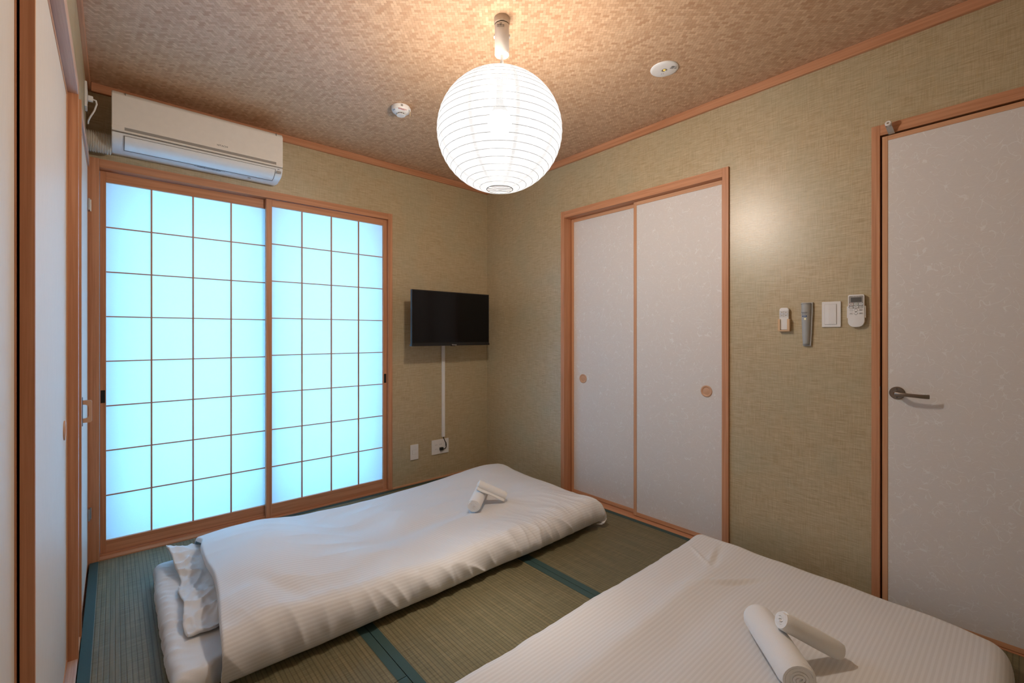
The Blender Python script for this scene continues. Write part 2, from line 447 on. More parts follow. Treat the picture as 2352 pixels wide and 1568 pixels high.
shoji('window_2', .736, 1.5725, .770, 1.5425, .007, 2.074, .086, 2.030, YB+.014, 1.5575, [.9575, 1.155, 1.353])

# ------------------------------------------------------------------ closet casing + fusuma on the right wall
tr = tag(empty('trim_2'), kind='structure')
cf = XR-.013
part('jamb', tr, WZ, cf, X2-.02, 2.284, 2.317, -.05, 2.116); part('jamb', tr, WZ, cf, X2-.02, 1.077, 1.111, -.05, 2.116)
part('head', tr, WY, cf+.001, X2-.02, 1.1115, 2.2835, 2.067, 2.115)
part('sill', tr, WY, TX1+.002, 2.571, 1.1115, 2.2835, -.05, .001); part('sill', tr, WY, 2.5735, X2-.02, 1.1115, 2.2835, -.05, -.001)
def pull(parent, y, z, x, side, r=.033):
    M = frame((x, y, z), side)
    MB().lathe([(r*.62, .0006), (r*.70, .0020), (r*.80, .0046), (r*.93, .0050), (r, .0036), (r, 0)], 40, M, cap=False).build('finger_pull', PULLW, parent, smooth=True)
    MB().lathe([(r*.64, .0004), (r*.60, .0010), (.0005, .0010)], 40, M, cap=False).build('pull_dish', PULLW, parent, smooth=True)
def fusuma(name, y0, y1, z0, z1, xf, xb, mat, sgn, py, pz, stw=.022, rlw=.024, wm=LY, wz=LZ):
    """xf = visible face, xb = back"""
    r = tag(empty(name), kind='structure'); a, b = min(xf, xb), max(xf, xb)
    part('stile', r, wz, a, b, y0, y0+stw, z0, z1, bev=.002); part('stile', r, wz, a, b, y1-stw, y1, z0, z1, bev=.002)
    part('rail', r, wm, a, b, y0+stw+.0003, y1-stw-.0003, z0, z0+rlw, bev=.0015); part('rail', r, wm, a, b, y0+stw+.0003, y1-stw-.0003, z1-rlw, z1, bev=.0015)
    q = .0025*sgn
    aa, bb = min(xf+q, xb-q), max(xf+q, xb-q)
    B(aa, bb, y0+stw+.0005, y1-stw-.0005, z0+rlw+.0005, z1-rlw-.0005).build('paper_panel', mat, r)
    if py is not None: pull(r, py, pz, xf+q, 'right' if sgn > 0 else 'left')
    return r
fusuma('door_1', 1.690, 2.281, .002, 2.066, 2.608, 2.630, FUSR, 1, 2.169, .868)
fusuma('door_2', 1.1125, 1.712, .0025, 2.066, 2.575, 2.597, FUSR, 1, 1.223, .865)

# ------------------------------------------------------------------ hinged door on the right wall
tr = tag(empty('trim_3'), kind='structure')
part('jamb', tr, WZ, cf, X2-.02, .424, .4535, -.05, 2.113)
part('jamb', tr, WZ, cf, X2-.02, -.2985, -.262, -.05, 2.113)
part('head', tr, WY, cf+.001, X2-.02, -.2615, .4235, 2.067, 2.112)
part('sill', tr, WY, TX1+.002, 2.545, -.2615, .4235, -.05, .002); part('sill', tr, WY, 2.547, X2-.02, -.2615, .4235, -.05, -.001)
part('gap_shade_strip', tr, BLACK, 2.578, 2.60, .4055, .4235, -.001, 2.067, bev=0); part('gap_shade_strip', tr, BLACK, 2.578, 2.60, -.26, .4055, 2.045, 2.067, bev=0)  # void-black strips behind the door gaps, painting in their shade
d3 = tag(empty('door_3'), kind='structure')
dx = 2.534; y0, y1 = -.256, .4172
part('stile', d3, LZ, dx, dx+.033, y1-.0195, y1, .004, 2.060); part('stile', d3, LZ, dx, dx+.033, y0, y0+.0195, .004, 2.060)
part('rail', d3, LY, dx, dx+.033, y0+.0198, y1-.0198, .004, .023); part('rail', d3, LY, dx, dx+.033, y0+.0198, y1-.0198, 2.040, 2.060)
B(dx+.0015, dx+.031, y0+.0200, y1-.0200, .0234, 2.0396).build('paper_panel', FUSR, d3)
MH = frame((dx+.0015, .366, .9405), 'right')
h = MB().lathe([(.027, 0), (.027, .004), (.0245, .0065), (.0005, .0065)], 40, MH, cap=False).build('handle_rose', BRONZE, d3, smooth=True)
MB().lathe([(.0035, .0066), (.0035, .0078), (.0005, .0078)], 16, MH @ Matrix.Translation((0, .018, 0)), cap=False).build('screw', DGREY, h)
MB().lathe([(.0035, .0066), (.0035, .0078), (.0005, .0078)], 16, MH @ Matrix.Translation((0, -.018, 0)), cap=False).build('screw', DGREY, h)
lev = MB()
pts = [(0, 0, .0065), (0, 0, .022), (0, 0, .036), (.004, 0, .046), (.014, 0, .051), (.035, -.001, .052), (.060, -.002, .051), (.082, -.003, .049), (.098, -.003, .045), (.106, -.003, .040)]
prof = [(.0085, .0085), (.0085, .0085), (.009, .0085), (.0095, .0085), (.0085, .0065), (.0075, .0045), (.0075, .0035), (.008, .0032), (.0085, .0032), (.0085, .0032)]
n0 = 0
for i, (x, y, z) in enumerate(pts):
    p = Vector((x, y, z)); t = (Vector(pts[min(i+1, 9)])-Vector(pts[max(i-1, 0)])).normalized()
    up = Vector((0, 1, 0)); sd = t.cross(up).normalized(); hy, wx = prof[i]
    for k in range(14):
        a = 2*math.pi*k/14; c, s_ = math.cos(a), math.sin(a); e = .6
        c = math.copysign(abs(c)**e, c); s_ = math.copysign(abs(s_)**e, s_)
        lev.v.append(tuple(MH @ (p+up*hy*s_+sd*wx*c)))
for i in range(9):
    for k in range(14): lev.f.append([i*14+k, i*14+(k+1) % 14, (i+1)*14+(k+1) % 14, (i+1)*14+k])
lev.f.append(list(range(14))[::-1]); lev.f.append([9*14+k for k in range(14)])
lev.build('lever_handle', BRONZE, d3, smooth=True)
# latch plate on the jamb edge
part('strike_plate', tr, STEEL, cf-.0006, cf+.010, .4232, .4242, .905, .965, bev=0)

# ------------------------------------------------------------------ left wall joinery
tr = tag(empty('trim_4'), kind='structure')
part('jamb', tr, WZ, X0+.012, -.100, 2.281, 2.314, -.05, 2.115)
part('jamb', tr, WZ, X0+.012, -.100, .495, .529, -.05, 2.115)
part('head', tr, SILLM, X0+.012, -.100, .5295, 2.2805, 2.067, 2.115)
part('sill', tr, SILLM, X0+.012, -.1015, .5295, 2.2805, -.05, .012)
f1 = fusuma('door_4', .532, 1.412, .014, 2.065, -.155, -.177, FUSL, -1, .60, .86, stw=.020, rlw=.016, wm=WY, wz=WZ)
f2 = fusuma('door_5', 1.399, 2.279, .014, 2.065, -.128, -.150, FUSL, -1, 2.165, .865, stw=.012, rlw=.012, wm=LY, wz=LZ)
# darker wood on the stile edge facing the camera paints in its shading
part('shaded_edge_strip', f2, WZ, -.1505, -.1285, 1.3975, 1.3988, .014, 2.065, bev=0)
tr = tag(empty('trim_5'), kind='structure')
part('jamb', tr, WZ, X0+.012, -.0985, 2.451, 2.485, -.05, 2.115)
part('jamb', tr, WZ, X0+.012, -.1045, 3.196, 3.221, -.05, 2.115)
part('head', tr, SILLM, X0+.012, -.0995, 2.4855, 3.2205, 2.067, 2.115)
d6 = tag(empty('door_6'), kind='structure')
part('stile', d6, WZ, -.135, -.1052, 2.487, 2.502, .006, 2.064); part('stile', d6, WZ, -.135, -.1052, 3.180, 3.194, .006, 2.064)
part('rail', d6, LY, -.135, -.1052, 2.5023, 3.1797, .006, .021); part('rail', d6, LY, -.135, -.1052, 2.5023, 3.1797, 2.050, 2.064)
B(-.133, -.1062, 2.5025, 3.1795, .0213, 2.0497).build('paper_panel', FUSL, d6)
# D-shaped pull handle
MHL = frame((-.1062, 2.685, .860), 'left')
hb = MB().box(-.010, .010, -.062, .062, 0, .0025, bev=.001)
hbo = hb.build('handle_plate', DGREY, d6, M=MHL)
outer = [(-.0005, -.047)]
MS = MHL @ Matrix(((0, 0, 1, 0), (0, 1, 0, 0), (1, 0, 0, 0), (0, 0, 0, 1)))
def dpoly(w, hh, r, n=6):
    pts = [(0, -hh)]
    for i in range(n+1): a = -math.pi/2+math.pi/2*i/n; pts.append((w-r+r*math.cos(a), -hh+r+r*math.sin(a)))
    for i in range(n+1): a = math.pi/2*i/n; pts.append((w-r+r*math.cos(a), hh-r+r*math.sin(a)))
    return pts+[(0, hh)]
po, pi_ = dpoly(.029, .048, .008), dpoly(.019, .030, .014)
mb = MB(); m = len(po)
for d in (-.006, .006):
    for P in (po, pi_):
        for x, y in P: mb.v.append((d, y, x+.0025))
for i in range(m-1):
    a = i; b = i+1
    mb.f += [[a, b, m+b, m+a], [2*m+a, 3*m+a, 3*m+b, 2*m+b], [a, 2*m+a, 2*m+b, b], [m+a, m+b, 3*m+b, 3*m+a]]
mb.f += [[0, m, 3*m, 2*m], [m-1, 3*m-1, 4*m-1, 2*m-1]]
mb.build('pull_handle', PULLW, d6, M=MHL)
for z in (.262, 1.865):
    hg = B(-.1045, -.0965, 3.183, 3.221, z-.030, z+.030, bev=.001).build('hinge', STEEL, d6)
    MB().tube([(-.0945, 3.2165, z-.030), (-.0945, 3.2165, z+.030)], .0028, 10).build('hinge_pin', STEEL, hg, smooth=True)

# ------------------------------------------------------------------ AIR CONDITIONER
ac = tag(empty('air_conditioner', Matrix.Translation((.383, YB, 2.16))), 'white wall air conditioner above the glowing shoji window', 'air conditioner')
P = [(3.2325, 2.432), (3.075, 2.432), (3.052, 2.430), (3.038, 2.424), (3.031, 2.412), (3.0295, 2.40), (3.0295, 2.228), (3.031, 2.212), (3.036, 2.199), (3.046, 2.184), (3.062, 2.171), (3.085, 2.162), (3.11, 2.157), (3.163, 2.151), (3.2325, 2.160)]
AX0, AX1 = -.013, .780
def ac_loft(x0, x1, prof, rnd=.012):
    mb = MB(); cy = sum(p[0] for p in prof)/len(prof); cz = sum(p[1] for p in prof)/len(prof); m = len(prof)
    secs = [(x0, rnd), (x0+rnd*.15, rnd*.55), (x0+rnd*.5, rnd*.2), (x0+rnd, 0), (x1-rnd, 0), (x1-rnd*.5, rnd*.2), (x1-rnd*.15, rnd*.55), (x1, rnd)]
    for x, ins in secs:
        for y, z in prof:
            d = Vector((y-cy, z-cz)); L = d.length; k = max(0, (L-ins)/L); yy = cy+d.x*k
            mb.v.append((x-.383, (y if y > 3.23 else yy)-YB, cz+d.y*k-2.16))
    for i in range(len(secs)-1):
        for k in range(m): j = (k+1) % m; mb.f.append([i*m+k, i*m+j, (i+1)*m+j, (i+1)*m+k])
    mb.f.append(list(range(m))[::-1]); mb.f.append([(len(secs)-1)*m+k for k in range(m)]); return mb
lowP = [(3.2325, 2.219), (3.036, 2.219)]+[(3.0305, 2.214)]+P[8:]
ac_loft(AX0, AX1, P[:1]+[(y+.001, z) for y, z in P[1:6]]+[(3.0335, 2.2225), (3.2325, 2.2225)], .006).build('casing', ACW, ac, smooth=True)
ac_loft(AX0, AX1, lowP, .006).build('lower_casing', FLAP, ac, smooth=True)
def acbox(name, x0, x1, y0, y1, z0, z1, mat, bev=.0015, parent=None):
    return MB().box(x0-.383, x1-.383, y0-YB, y1-YB, z0-2.16, z1-2.16, bev=bev).build(name, mat, parent or ac)
fp = acbox('front_panel', AX0+.0015, AX1-.0015, 3.0265, 3.033, 2.2465, 2.408, ACW, .003)
acbox('front_panel_lip', AX0+.0015, AX1-.0015, 3.0265, 3.033, 2.2235, 2.2315, ACW, .002)
acbox('panel_end', AX0+.0015, .037, 3.0265, 3.033, 2.2312, 2.2468, ACW, 0); acbox('panel_end', .741, AX1-.0015, 3.0265, 3.033, 2.2312, 2.2468, ACW, 0)
acbox('panel_groove', .037, .741, 3.0315, 3.0345, 2.2310, 2.2470, GREY, 0)
acbox('top_notch', .040, .0415, 3.0290, 3.04, 2.408, 2.425, DGREY, 0); acbox('top_notch', .742, .7435, 3.0290, 3.04, 2.408, 2.425, DGREY, 0)
# flap following the curved lower front
fpts = [(3.0315, 2.2035), (3.035, 2.1945), (3.043, 2.1825), (3.056, 2.1715), (3.073, 2.1635), (3.092, 2.1585), (3.103, 2.1565)]
mb = MB()
for x in (.038, .735):
    for off in (.0000, -.0045):
        for i, (y, z) in enumerate(fpts):
            a, b = fpts[max(i-1, 0)], fpts[min(i+1, len(fpts)-1)]; t = Vector((b[0]-a[0], b[1]-a[1])).normalized(); nrm = Vector((t.y, -t.x))
            mb.v.append((x-.383, y+nrm.x*(-off-.001)-YB, z+nrm.y*(-off-.001)-2.16))
m = len(fpts)
for i in range(m-1):
    mb.f += [[i, i+1, m+i+1, m+i][::-1] if False else [m+i, m+i+1, 3*m+i+1, 3*m+i], [i, 2*m+i, 2*m+i+1, i+1], [i, i+1, m+i+1, m+i], [2*m+i, 3*m+i, 3*m+i+1, 2*m+i+1]]
mb.f += [[0, m, 3*m, 2*m], [m-1, 3*m-1, 4*m-1, 2*m-1]]
mb.build('louver_flap', FLAP, ac, smooth=True)
# dark gap round the flap
mb = MB()
ring = [(.036, 0), (.737, 0)]
for x0, x1 in ((.0345, .0375), (.7355, .7385)):
    n = len(mb.v)
    for x in (x0, x1):
        for i, (y, z) in enumerate(fpts+[(3.108, 2.1555)]): mb.v.append((x-.383, y-.0022-YB, z-.0018-2.16))
    k = len(fpts)+1
    for i in range(k-1): mb.f.append([n+i, n+i+1, n+k+i+1, n+k+i])
for (ya, za), (yb, zb) in ((((3.0298), 2.2055), (3.0312, 2.2035)), ((3.103, 2.1545), (3.112, 2.1533))):
    n = len(mb.v)
    for x in (.0345, .7385):
        mb.v += [(x-.383, ya-.0022-YB, za-.0012-2.16), (x-.383, yb-.0022-YB, zb-.0012-2.16)]
    mb.f.append([n, n+1, n+3, n+2])
mb.build('flap_gap', DGREY, ac)
text('logo_lettering', 'HITACHI', .0125, .03, 0, 0, INK, ac, M=Matrix.Translation((.078-.03, 3.0262-YB, 2.268-2.16)) @ frame((0, 0, 0), 'back'), sx=1.1)
# display window and caution print on the underside
acbox('display_window', .7455, .7700, 3.0300, 3.034, 2.183, 2.197, GREY, 0)
text('panel_print', '運転', .006, 0, 0, 0, INK, ac, M=Matrix.Translation((.372, 3.0297-YB, 2.206-2.16)) @ frame((0, 0, 0), 'back'))
Mu = Matrix.Translation((0, 3.132-YB, 2.1525-2.16)) @ Matrix.Rotation(math.radians(6.5), 4, 'X')
for i in range(3):
    text('caution_print', '据付説明書に従い 確実に設置 注意 室内ユニット 単相'[:22-i*4], .0075, .03, .012-.009*i, -.0012, INK, ac, M=Mu @ Matrix.Diagonal((1, -1, -1, 1)))
MB().lathe([(.0005, 0), (.009, 0), (.008, -.002), (.0005, -.002)], 24, Matrix.Translation((.235, -.09, -.0070)), cap=False).build('sensor_button', GREY, ac)
# corrugated drain and pipe sleeve
r = MB(); prof = []
N_ = 15
for i in range(N_*4+1):
    a = i/4; prof.append((.0500+.0055*math.sin(a*2*math.pi), i*(.0965/(N_*4))))
M = Matrix.Translation((-.1098, 3.170, 2.188)) @ Matrix.Rotation(math.pi/2, 4, 'Y')
r.lathe(prof, 32, M)
o = r.build('pipe_sleeve', plain('sleeve_plastic', (.84, .78, .70), .5), None, smooth='all')
tag(o, 'beige corrugated pipe sleeve between air conditioner and corner', 'pipe')
# socket plate on the left wall by the air conditioner, with its plug and cord
so = tag(empty('wall_outlet', frame((XL+.0005, 3.00, 2.345), 'left')), 'white socket plate high in corner beside the air conditioner', 'socket')
B(-.036, .036, -.060, .060, 0, .009, bev=.003).build('cover_plate', WHITE, so); B(-.012, .012, -.03, .03, .009, .0105, bev=.001).build('socket_insert', WHITE, so)
pc = tag(empty('power_cord', frame((XL+.0005, 3.00, 2.345), 'left')), 'white power cord plugged into the high corner socket', 'cord')
B(-.010, .010, -.020, .004, .0112, .030, bev=.003).build('plug', WHITE, pc)
MB().tube([(0, -.008, .028), (0, -.010, .040), (.002, -.026, .043), (.006, -.060, .034), (.012, -.09, .020), (.03, -.105, .012), (.06, -.109, .010)], .0035, 10).build('cable', WHITE, pc, smooth=True)

# ------------------------------------------------------------------ PENDANT LANTERN
LXc, LYc = 1.212, 1.442
lamp = tag(empty('pendant_lamp', Matrix.Translation((LXc, LYc, ZC))), 'round white paper lantern glowing under a short ceiling tube', 'lamp')
MB().lathe([(.0325, -.0003), (.0325, -.022), (.031, -.026), (.0295, -.028)], 40).build('ceiling_cap', plain('lamp_cap_plastic', (.52, .42, .33), .4), lamp, smooth=True)
MB().lathe([(.0285, -.027), (.0285, -.0315)], 40).build('shadow_gap', BLK, lamp, smooth=True)
LTM = plain('lamp_tube_plastic', (.70, .66, .62), .4)
tb = MB().lathe([(.027, -.0305), (.030, -.032), (.030, -.152), (.0285, -.154), (.0005, -.154)], 48, cap=False).build('tube_body', LTM, lamp, smooth=True)
for a in (0, 180):
    M = Matrix.Rotation(math.radians(a-41.3), 4, 'Z') @ Matrix.Translation((.030, 0, -.076)) @ Matrix.Rotation(math.pi/2, 4, 'Y')
    MB().lathe([(.0075, -.001), (.0075, .003), (.006, .0045), (.0005, .0045)], 20, M, cap=False).build('side_knob', WHITE, lamp, smooth=True)
for i, (tx, zz) in enumerate((('▲▲', -.040), ('適合電球 E26', -.047), ('60W AC100V', -.053))):
    cu = text('rating_print', tx, .0052, 0, 0, 0, INK, lamp)
    cu.matrix_local = Matrix.Rotation(math.radians(-41.3), 4, 'Z') @ Matrix.Translation((-.004, -.0303, zz)) @ frame((0, 0, 0), 'back')
MB().tube([(0, 0, -.153), (0, 0, -.185)], .0065, 16).build('rod', WHITE, lamp, smooth=True)
MB().tube([(0, 0, -.178), (-.003, .002, -.196), (-.006, .005, -.215), (-.007, .006, -.229)], [.006, .0085, .0075, .007], 16).build('lamp_holder', WHITE, lamp, smooth=True)
RX, RZ, CZ = .2575, .2420, -.4760
off = Vector((-.007, .006, CZ))
sh = empty('lantern_shade'); sh.parent = lamp; sh.matrix_local = Matrix.Translation(off)
NR = 25; zt, zb_ = math.radians(81.5), math.radians(-78.0)
angs = [zb_+(zt-zb_)*i/(NR-1) for i in range(NR)]
prof = []
for i in range(NR-1):
    for k in range(6):
        u = k/6; a = angs[i]+(angs[i+1]-angs[i])*u
        bulge = 1+.0065*math.sin(math.pi*u)
        prof.append((RX*math.cos(a)*bulge, RZ*math.sin(a)*bulge))
prof.append((RX*math.cos(angs[-1]), RZ*math.sin(angs[-1])))
MB().lathe(prof, 96, cap=False).build('paper', LANT, sh, smooth='all')
WIRE = plain('thin_grey_wire', (.13, .12, .11), .5)
for i, a in enumerate(angs):
    rr, z = RX*math.cos(a), RZ*math.sin(a); q = .00062 if 0 < i < NR-1 else .0016
    MB().tube([((rr+.0005)*math.cos(2*math.pi*k/72), (rr+.0005)*math.sin(2*math.pi*k/72), z) for k in range(72)], q, 6, closed=True).build('rib', WIRE if 0 < i < NR-1 else DGREY, sh, smooth='all')
rb = RX*math.cos(angs[0]); zq = RZ*math.sin(angs[0])
MB().tube([(-rb*.93*math.cos(.3), rb*.93*math.sin(.3), zq), (0, 0, zq-.004), (rb*.98*math.cos(.3), -rb*.98*math.sin(.3), zq-.002)], .0012, 6).build('bottom_wire', DGREY, sh)
bm = MB(); M = Matrix.Translation((0, 0, .040))
bm.lathe([(.0005, -.050)]+[(.050*math.cos(math.radians(t)), .050*math.sin(math.radians(t))) for t in range(-80, 61, 10)]+[(.0005, .0435)], 32, M, cap=False)
bm.build('bulb', emit('bulb_glow', BULB_COL, BULB), lamp, smooth='all', M=Matrix.Translation(off))

MB().lathe([(.037, .0375), (.030, .055), (.018, .075), (.0135, .105), (.0135, .185), (.0005, .185)], 32, M, cap=False).build('bulb_light_shield', DGREY, lamp, smooth=True, M=Matrix.Translation(off))  # unseen bulb base, added to block light thrown up at the ceiling
# ------------------------------------------------------------------ SMOKE DETECTOR, EMERGENCY LIGHT
def ceil_thing(name, x, y, label, cat):
    M = Matrix.Translation((x, y, ZC)) @ Matrix.Rotation(math.radians(-41.3), 4, 'Z')   # local x ~ camera right, -y towards camera
    return tag(empty(name, M), label, cat)
sd = ceil_thing('smoke_detector', 1.244, 2.390, 'white smoke detector with pull cord on ceiling', 'detector')
MB().lathe([(.050, -.0003), (.0525, -.003), (.0525, -.020), (.050, -.024)], 48).build('base', WHITE, sd, smooth=True)
MB().lathe([(.0495, -.0235), (.049, -.027), (.040, -.035), (.028, -.039), (.024, -.0395)], 48).build('cover', WHITE, sd, smooth=True)
MB().lathe([(.022, -.0392), (.022, -.046)], 40).build('vent_gap', DGREY, sd, smooth=True)
for k in range(10):
    a = 2*math.pi*(k+.5)/10
    MB().tube([(.0235*math.cos(a), .0235*math.sin(a), -.0385), (.0235*math.cos(a), .0235*math.sin(a), -.047)], .0011, 6).build('vent_rib', WHITE, sd)
MB().lathe([(.0005, -.0455), (.024, -.0460), (.0255, -.0475), (.024, -.0500), (.0005, -.0505)], 40, cap=False).build('lower_disc', WHITE, sd, smooth=True)
MB().box(.046, .060, -.020, -.008, -.024, -.017, bev=.002).build('cord_tab', WHITE, sd)
pcd = MB().tube([(.057, -.014, -.022), (.057, -.014, -.060)], .0013, 8).build('pull_cord', CREAM, sd)
MB().tube([(.057, -.014, -.022), (.0572, -.014, -.034)], .0028, 8).build('cord_bead', WHITE, sd)
def under(parent, name, body, size, x, y, z, mat, rz=0):
    o = text(name, body, size, 0, 0, 0, mat, parent); o.matrix_local = Matrix.Translation((x, y, z)) @ Matrix.Rotation(rz, 4, 'Z') @ Matrix.Diagonal((1, -1, -1, 1)); return o
Mt = lambda a, r_, z: Matrix.Rotation(a, 4, 'Z') @ Matrix.Translation((0, -r_, z)) @ Matrix.Rotation(math.radians(90+50), 4, 'X')
for a, tx, mt, zz in ((.45, '警報器交換 2024', INKR, -.0318), (.55, 'けむり', INKR, -.0345), (-.75, '住宅用', INKB, -.0318)):
    t = text('print', tx, .0065, 0, 0, 0, mt, sd); t.matrix_local = Matrix.Rotation(a, 4, 'Z') @ Matrix.Translation((0, -.0455 + (.003 if zz < -.033 else 0), zz)) @ Matrix.Rotation(math.radians(138), 4, 'X')
B(-.006, .006, -.0005, .0005, -.006, .006).build('rating_label', GREY, sd, M=Matrix.Rotation(.35, 4, 'Z') @ Matrix.Translation((0, -.0524, -.013)))
el = ceil_thing('emergency_light', 2.047, 1.183, 'round white emergency downlight with small lens on ceiling', 'emergency light')
MB().lathe([(.0675, -.0003), (.0670, -.0025), (.0655, -.004), (.056, -.0075), (.014, -.0078), (.0125, -.0060), (.0115, -.0020), (.0005, -.0010)], 56, cap=False).build('disc', WHITE, el, smooth=True)
MB().lathe([(.0122, -.0070), (.0112, -.0082), (.0100, -.0074)], 32, cap=False).build('lens_ring', DGREY, el, smooth=True)
MB().lathe([(.0065, -.0015), (.0065, -.0060), (.004, -.0095), (.0005, -.0105)], 24, cap=False).build('lens', LED, el, smooth=True)
for k in range(5):
    a = math.radians(90+72*k); x, y = .006*math.cos(a), .030+.006*math.sin(a)
    MB().lathe([(.0013, -.0077), (.0013, -.0081)], 10, Matrix.Translation((x, y, 0))).build('hole', BLK, el)
for i in range(3): under(el, 'rating_print', '非常灯 LED'[:7-i], .0065, .036, -.018-.0075*i, -.0080, INK, .0)

# ------------------------------------------------------------------ TV
tv = tag(empty('television', frame((2.015, 3.000, 1.322), 'back')), 'black flat television on wall mount in the room corner', 'television')
W, H = .727, .418
MB().prism(rrect(W, H, .003), -.022, -.001).build('body', BLK, tv, bevel=.0015)
B(-W/2+.007, W/2-.007, -H/2+.020, H/2-.007, -.0008, .0004).build('screen', SCRN, tv)
B(-W/2-.003, W/2+.002, -H/2-.006, -H/2+.010, -.030, .0035, bev=.002).build('bottom_bezel', BLK, tv)
B(-.020, .020, -H/2-.010, -H/2-.004, -.006, .003, bev=.001).build('sensor_bump', BLK, tv)
B(-.19, .19, -.13, .10, -.055, -.0225, bev=.01).build('rear_housing', BLK, tv)
wm = B(-.10, .10, -.10, .10, -.2325, -.2240, bev=.002).build('mount_plate', BLK, tv)
B(-.02, .02, -.05, .05, -.2236, -.0555).build('mount_arm', BLK, tv)
text('logo_lettering', 'Hisense', .013, .01, -H/2+.0005, .0037, SILV, tv, sx=1.1)
# cable cover + sockets
o = B(2.055, 2.083, YB-.0125, YB-.0003, .338, 1.35, bev=.002).build('cable_cover', WHITE)
tag(o, 'white plastic cable cover running down from television to socket', 'cable cover')
s1 = tag(empty('wall_socket', frame((1.7985, YB-.0003, .2555), 'back')), 'narrow white single socket plate beside the shoji window', 'socket')
B(-.035, .035, -.060, .060, 0, .009, bev=.0045).build('cover_plate', WHITE, s1)
B(-.020, .020, -.0165, .0165, .0091, .0100, bev=.0004).build('blank_insert', WHITE, s1)
for y in (-.0172, .0168): B(-.021, .021, y, y+.0006, .0091, .0094).build('seam', GREY, s1)
B(-.0205, -.0198, -.0165, .0165, .0091, .0104).build('seam', GREY, s1)
s2 = tag(empty('wall_socket', frame((2.040, YB-.0003, .2620), 'back')), 'wide white multi-socket plate below cable cover with black plug', 'socket')
B(-.0815, .0815, -.060, .060, 0, .0085, bev=.003).build('cover_plate', WHITE, s2)
for cx in (-.042, .002):
    for cy in (.018, -.018):
        for dx_ in (-.0063, .0063): B(cx+dx_-.0009, cx+dx_+.0009, cy-.0045, cy+.0045, .0086, .0090).build('slot', DGREY, s2)
B(.032, .060, -.030, .034, .0086, .0096, bev=.0004).build('antenna_insert', WHITE, s2)
tc = tag(empty('television_cable', frame((2.040, YB-.0003, .2620), 'back')), 'black plug and cable in the wide socket below television', 'cable')
B(-.011, .018, -.030, -.006, .0092, .030, bev=.004).build('plug', RUB, tc)
MB().tube([(.012, -.019, .018), (.026, -.022, .020), (.040, -.020, .021), (.048, -.008, .022), (.050, .012, .020), (.046, .030, .016), (.038, .050, .010), (.030, .068, .0105), (.0285, .0735, .0108)], .0032, 10).build('cord', RUB, tc, smooth=True)
MB().tube([(.052, -.004, .013), (.050, .018, .014), (.053, .026, .014)], .0035, 8).build('connector', RUB, tc, smooth=True)

# ------------------------------------------------------------------ devices on right wall
XW = XR-.0003
rm = tag(empty('lamp_remote', frame((XW, .8015, 1.262), 'right')), 'small white remote with four buttons in beige wall holder', 'remote')
MB().prism(rrect(.042, .110, .011, 0, .010), .006, .018).build('body', WHITE, rm, smooth=True, bevel=.0025)
for i, cx in enumerate((-.0098, .0098)):
    for j, cy in enumerate((.042, .0265)):
        MB().prism(rrect(.0165, .0135, .001, cx, cy), .0181, .0186).build('button', WHITE, rm)
        for e in ((cx-.0083, cx+.0083, cy+.0066, cy+.0071), (cx-.0083, cx+.0083, cy-.0071, cy-.0066), (cx+.0080, cx+.0084, cy-.0070, cy+.0070), (cx-.0084, cx-.0080, cy-.0070, cy+.0070)):
            B(e[0], e[1], e[2], e[3], .0184, .0189).build('button_outline', INKB, rm)
        text('button_print', (('ON', '30M'), ('OFF', '60M'))[i][j], .0055, cx, cy, .0190, INK, rm)
hd = tag(empty('remote_holder', frame((XW, .8015, 1.262), 'right')), 'beige open-front plastic holder carrying small white remote', 'holder')
B(-.0245, .0245, -.050, .025, 0, .0035, bev=.001).build('back_plate', BEIGE, hd)
for s in (-1, 1):
    B(min(s*.0225, s*.0265), max(s*.0225, s*.0265), -.050, .0085, .002, .0225, bev=.001).build('side_wall', BEIGE, hd)
    B(min(s*.0155, s*.0265), max(s*.0155, s*.0265), -.050, .0085, .0205, .0230, bev=.001).build('front_lip', BEIGE, hd)
B(-.0265, .0265, -.053, -.0465, .002, .0230, bev=.001).build('bottom_wall', BEIGE, hd)
# torch
tq = tag(empty('emergency_torch', frame((XW, .7035, 1.243), 'right')), 'long tapering grey torch mounted between remote and light switch', 'torch')
tp = [(-.0250, .106), (.0250, .106), (.0250, .060), (.0195, -.070), (.0170, -.106), (-.0170, -.106), (-.0195, -.070), (-.0250, .060)]
MB().prism(tp, 0, .010).build('cradle', TORCH, tq, bevel=.002)
mb = MB(); ys = [.104, .100, .096, .060, 0, -.06, -.096, -.100]; ws = [.0195, .0222, .0228, .0222, .0200, .0175, .0150, .0135]
for y, ww in zip(ys, ws):
    for k in range(17):
        a = math.pi*k/16; mb.v.append((-.003+ww*math.cos(a)*.93, y, .0102+ww*.80*math.sin(a)))
for i in range(len(ys)-1):
    for k in range(16): mb.f.append([i*17+k, i*17+k+1, (i+1)*17+k+1, (i+1)*17+k])
    mb.f.append([i*17+16, i*17, (i+1)*17, (i+1)*17+16])
mb.f.append(list(range(17))); mb.f.append([(len(ys)-1)*17+k for k in range(17)][::-1])
mb.build('torch_body', TORCH, tq, smooth=True)
mb = MB(); mb.tube([(-.003+.0222*math.cos(math.pi*k/16), .0985, .0102+.0183*math.sin(math.pi*k/16)) for k in range(17)], .0007, 5); mb.build('cap_seam', DGREY, tq)
mb = MB(); mb.tube([(-.003+.0145*math.cos(math.pi*k/16), -.097, .0102+.0122*math.sin(math.pi*k/16)) for k in range(17)], .0007, 5); mb.build('tail_seam', DGREY, tq)
text('logo_lettering', 'Panasonic', .0065, -.005, .057, .0288, INK, tq)
text('print', 'LED ライト', .0042, -.005, .050, .0286, INK, tq)
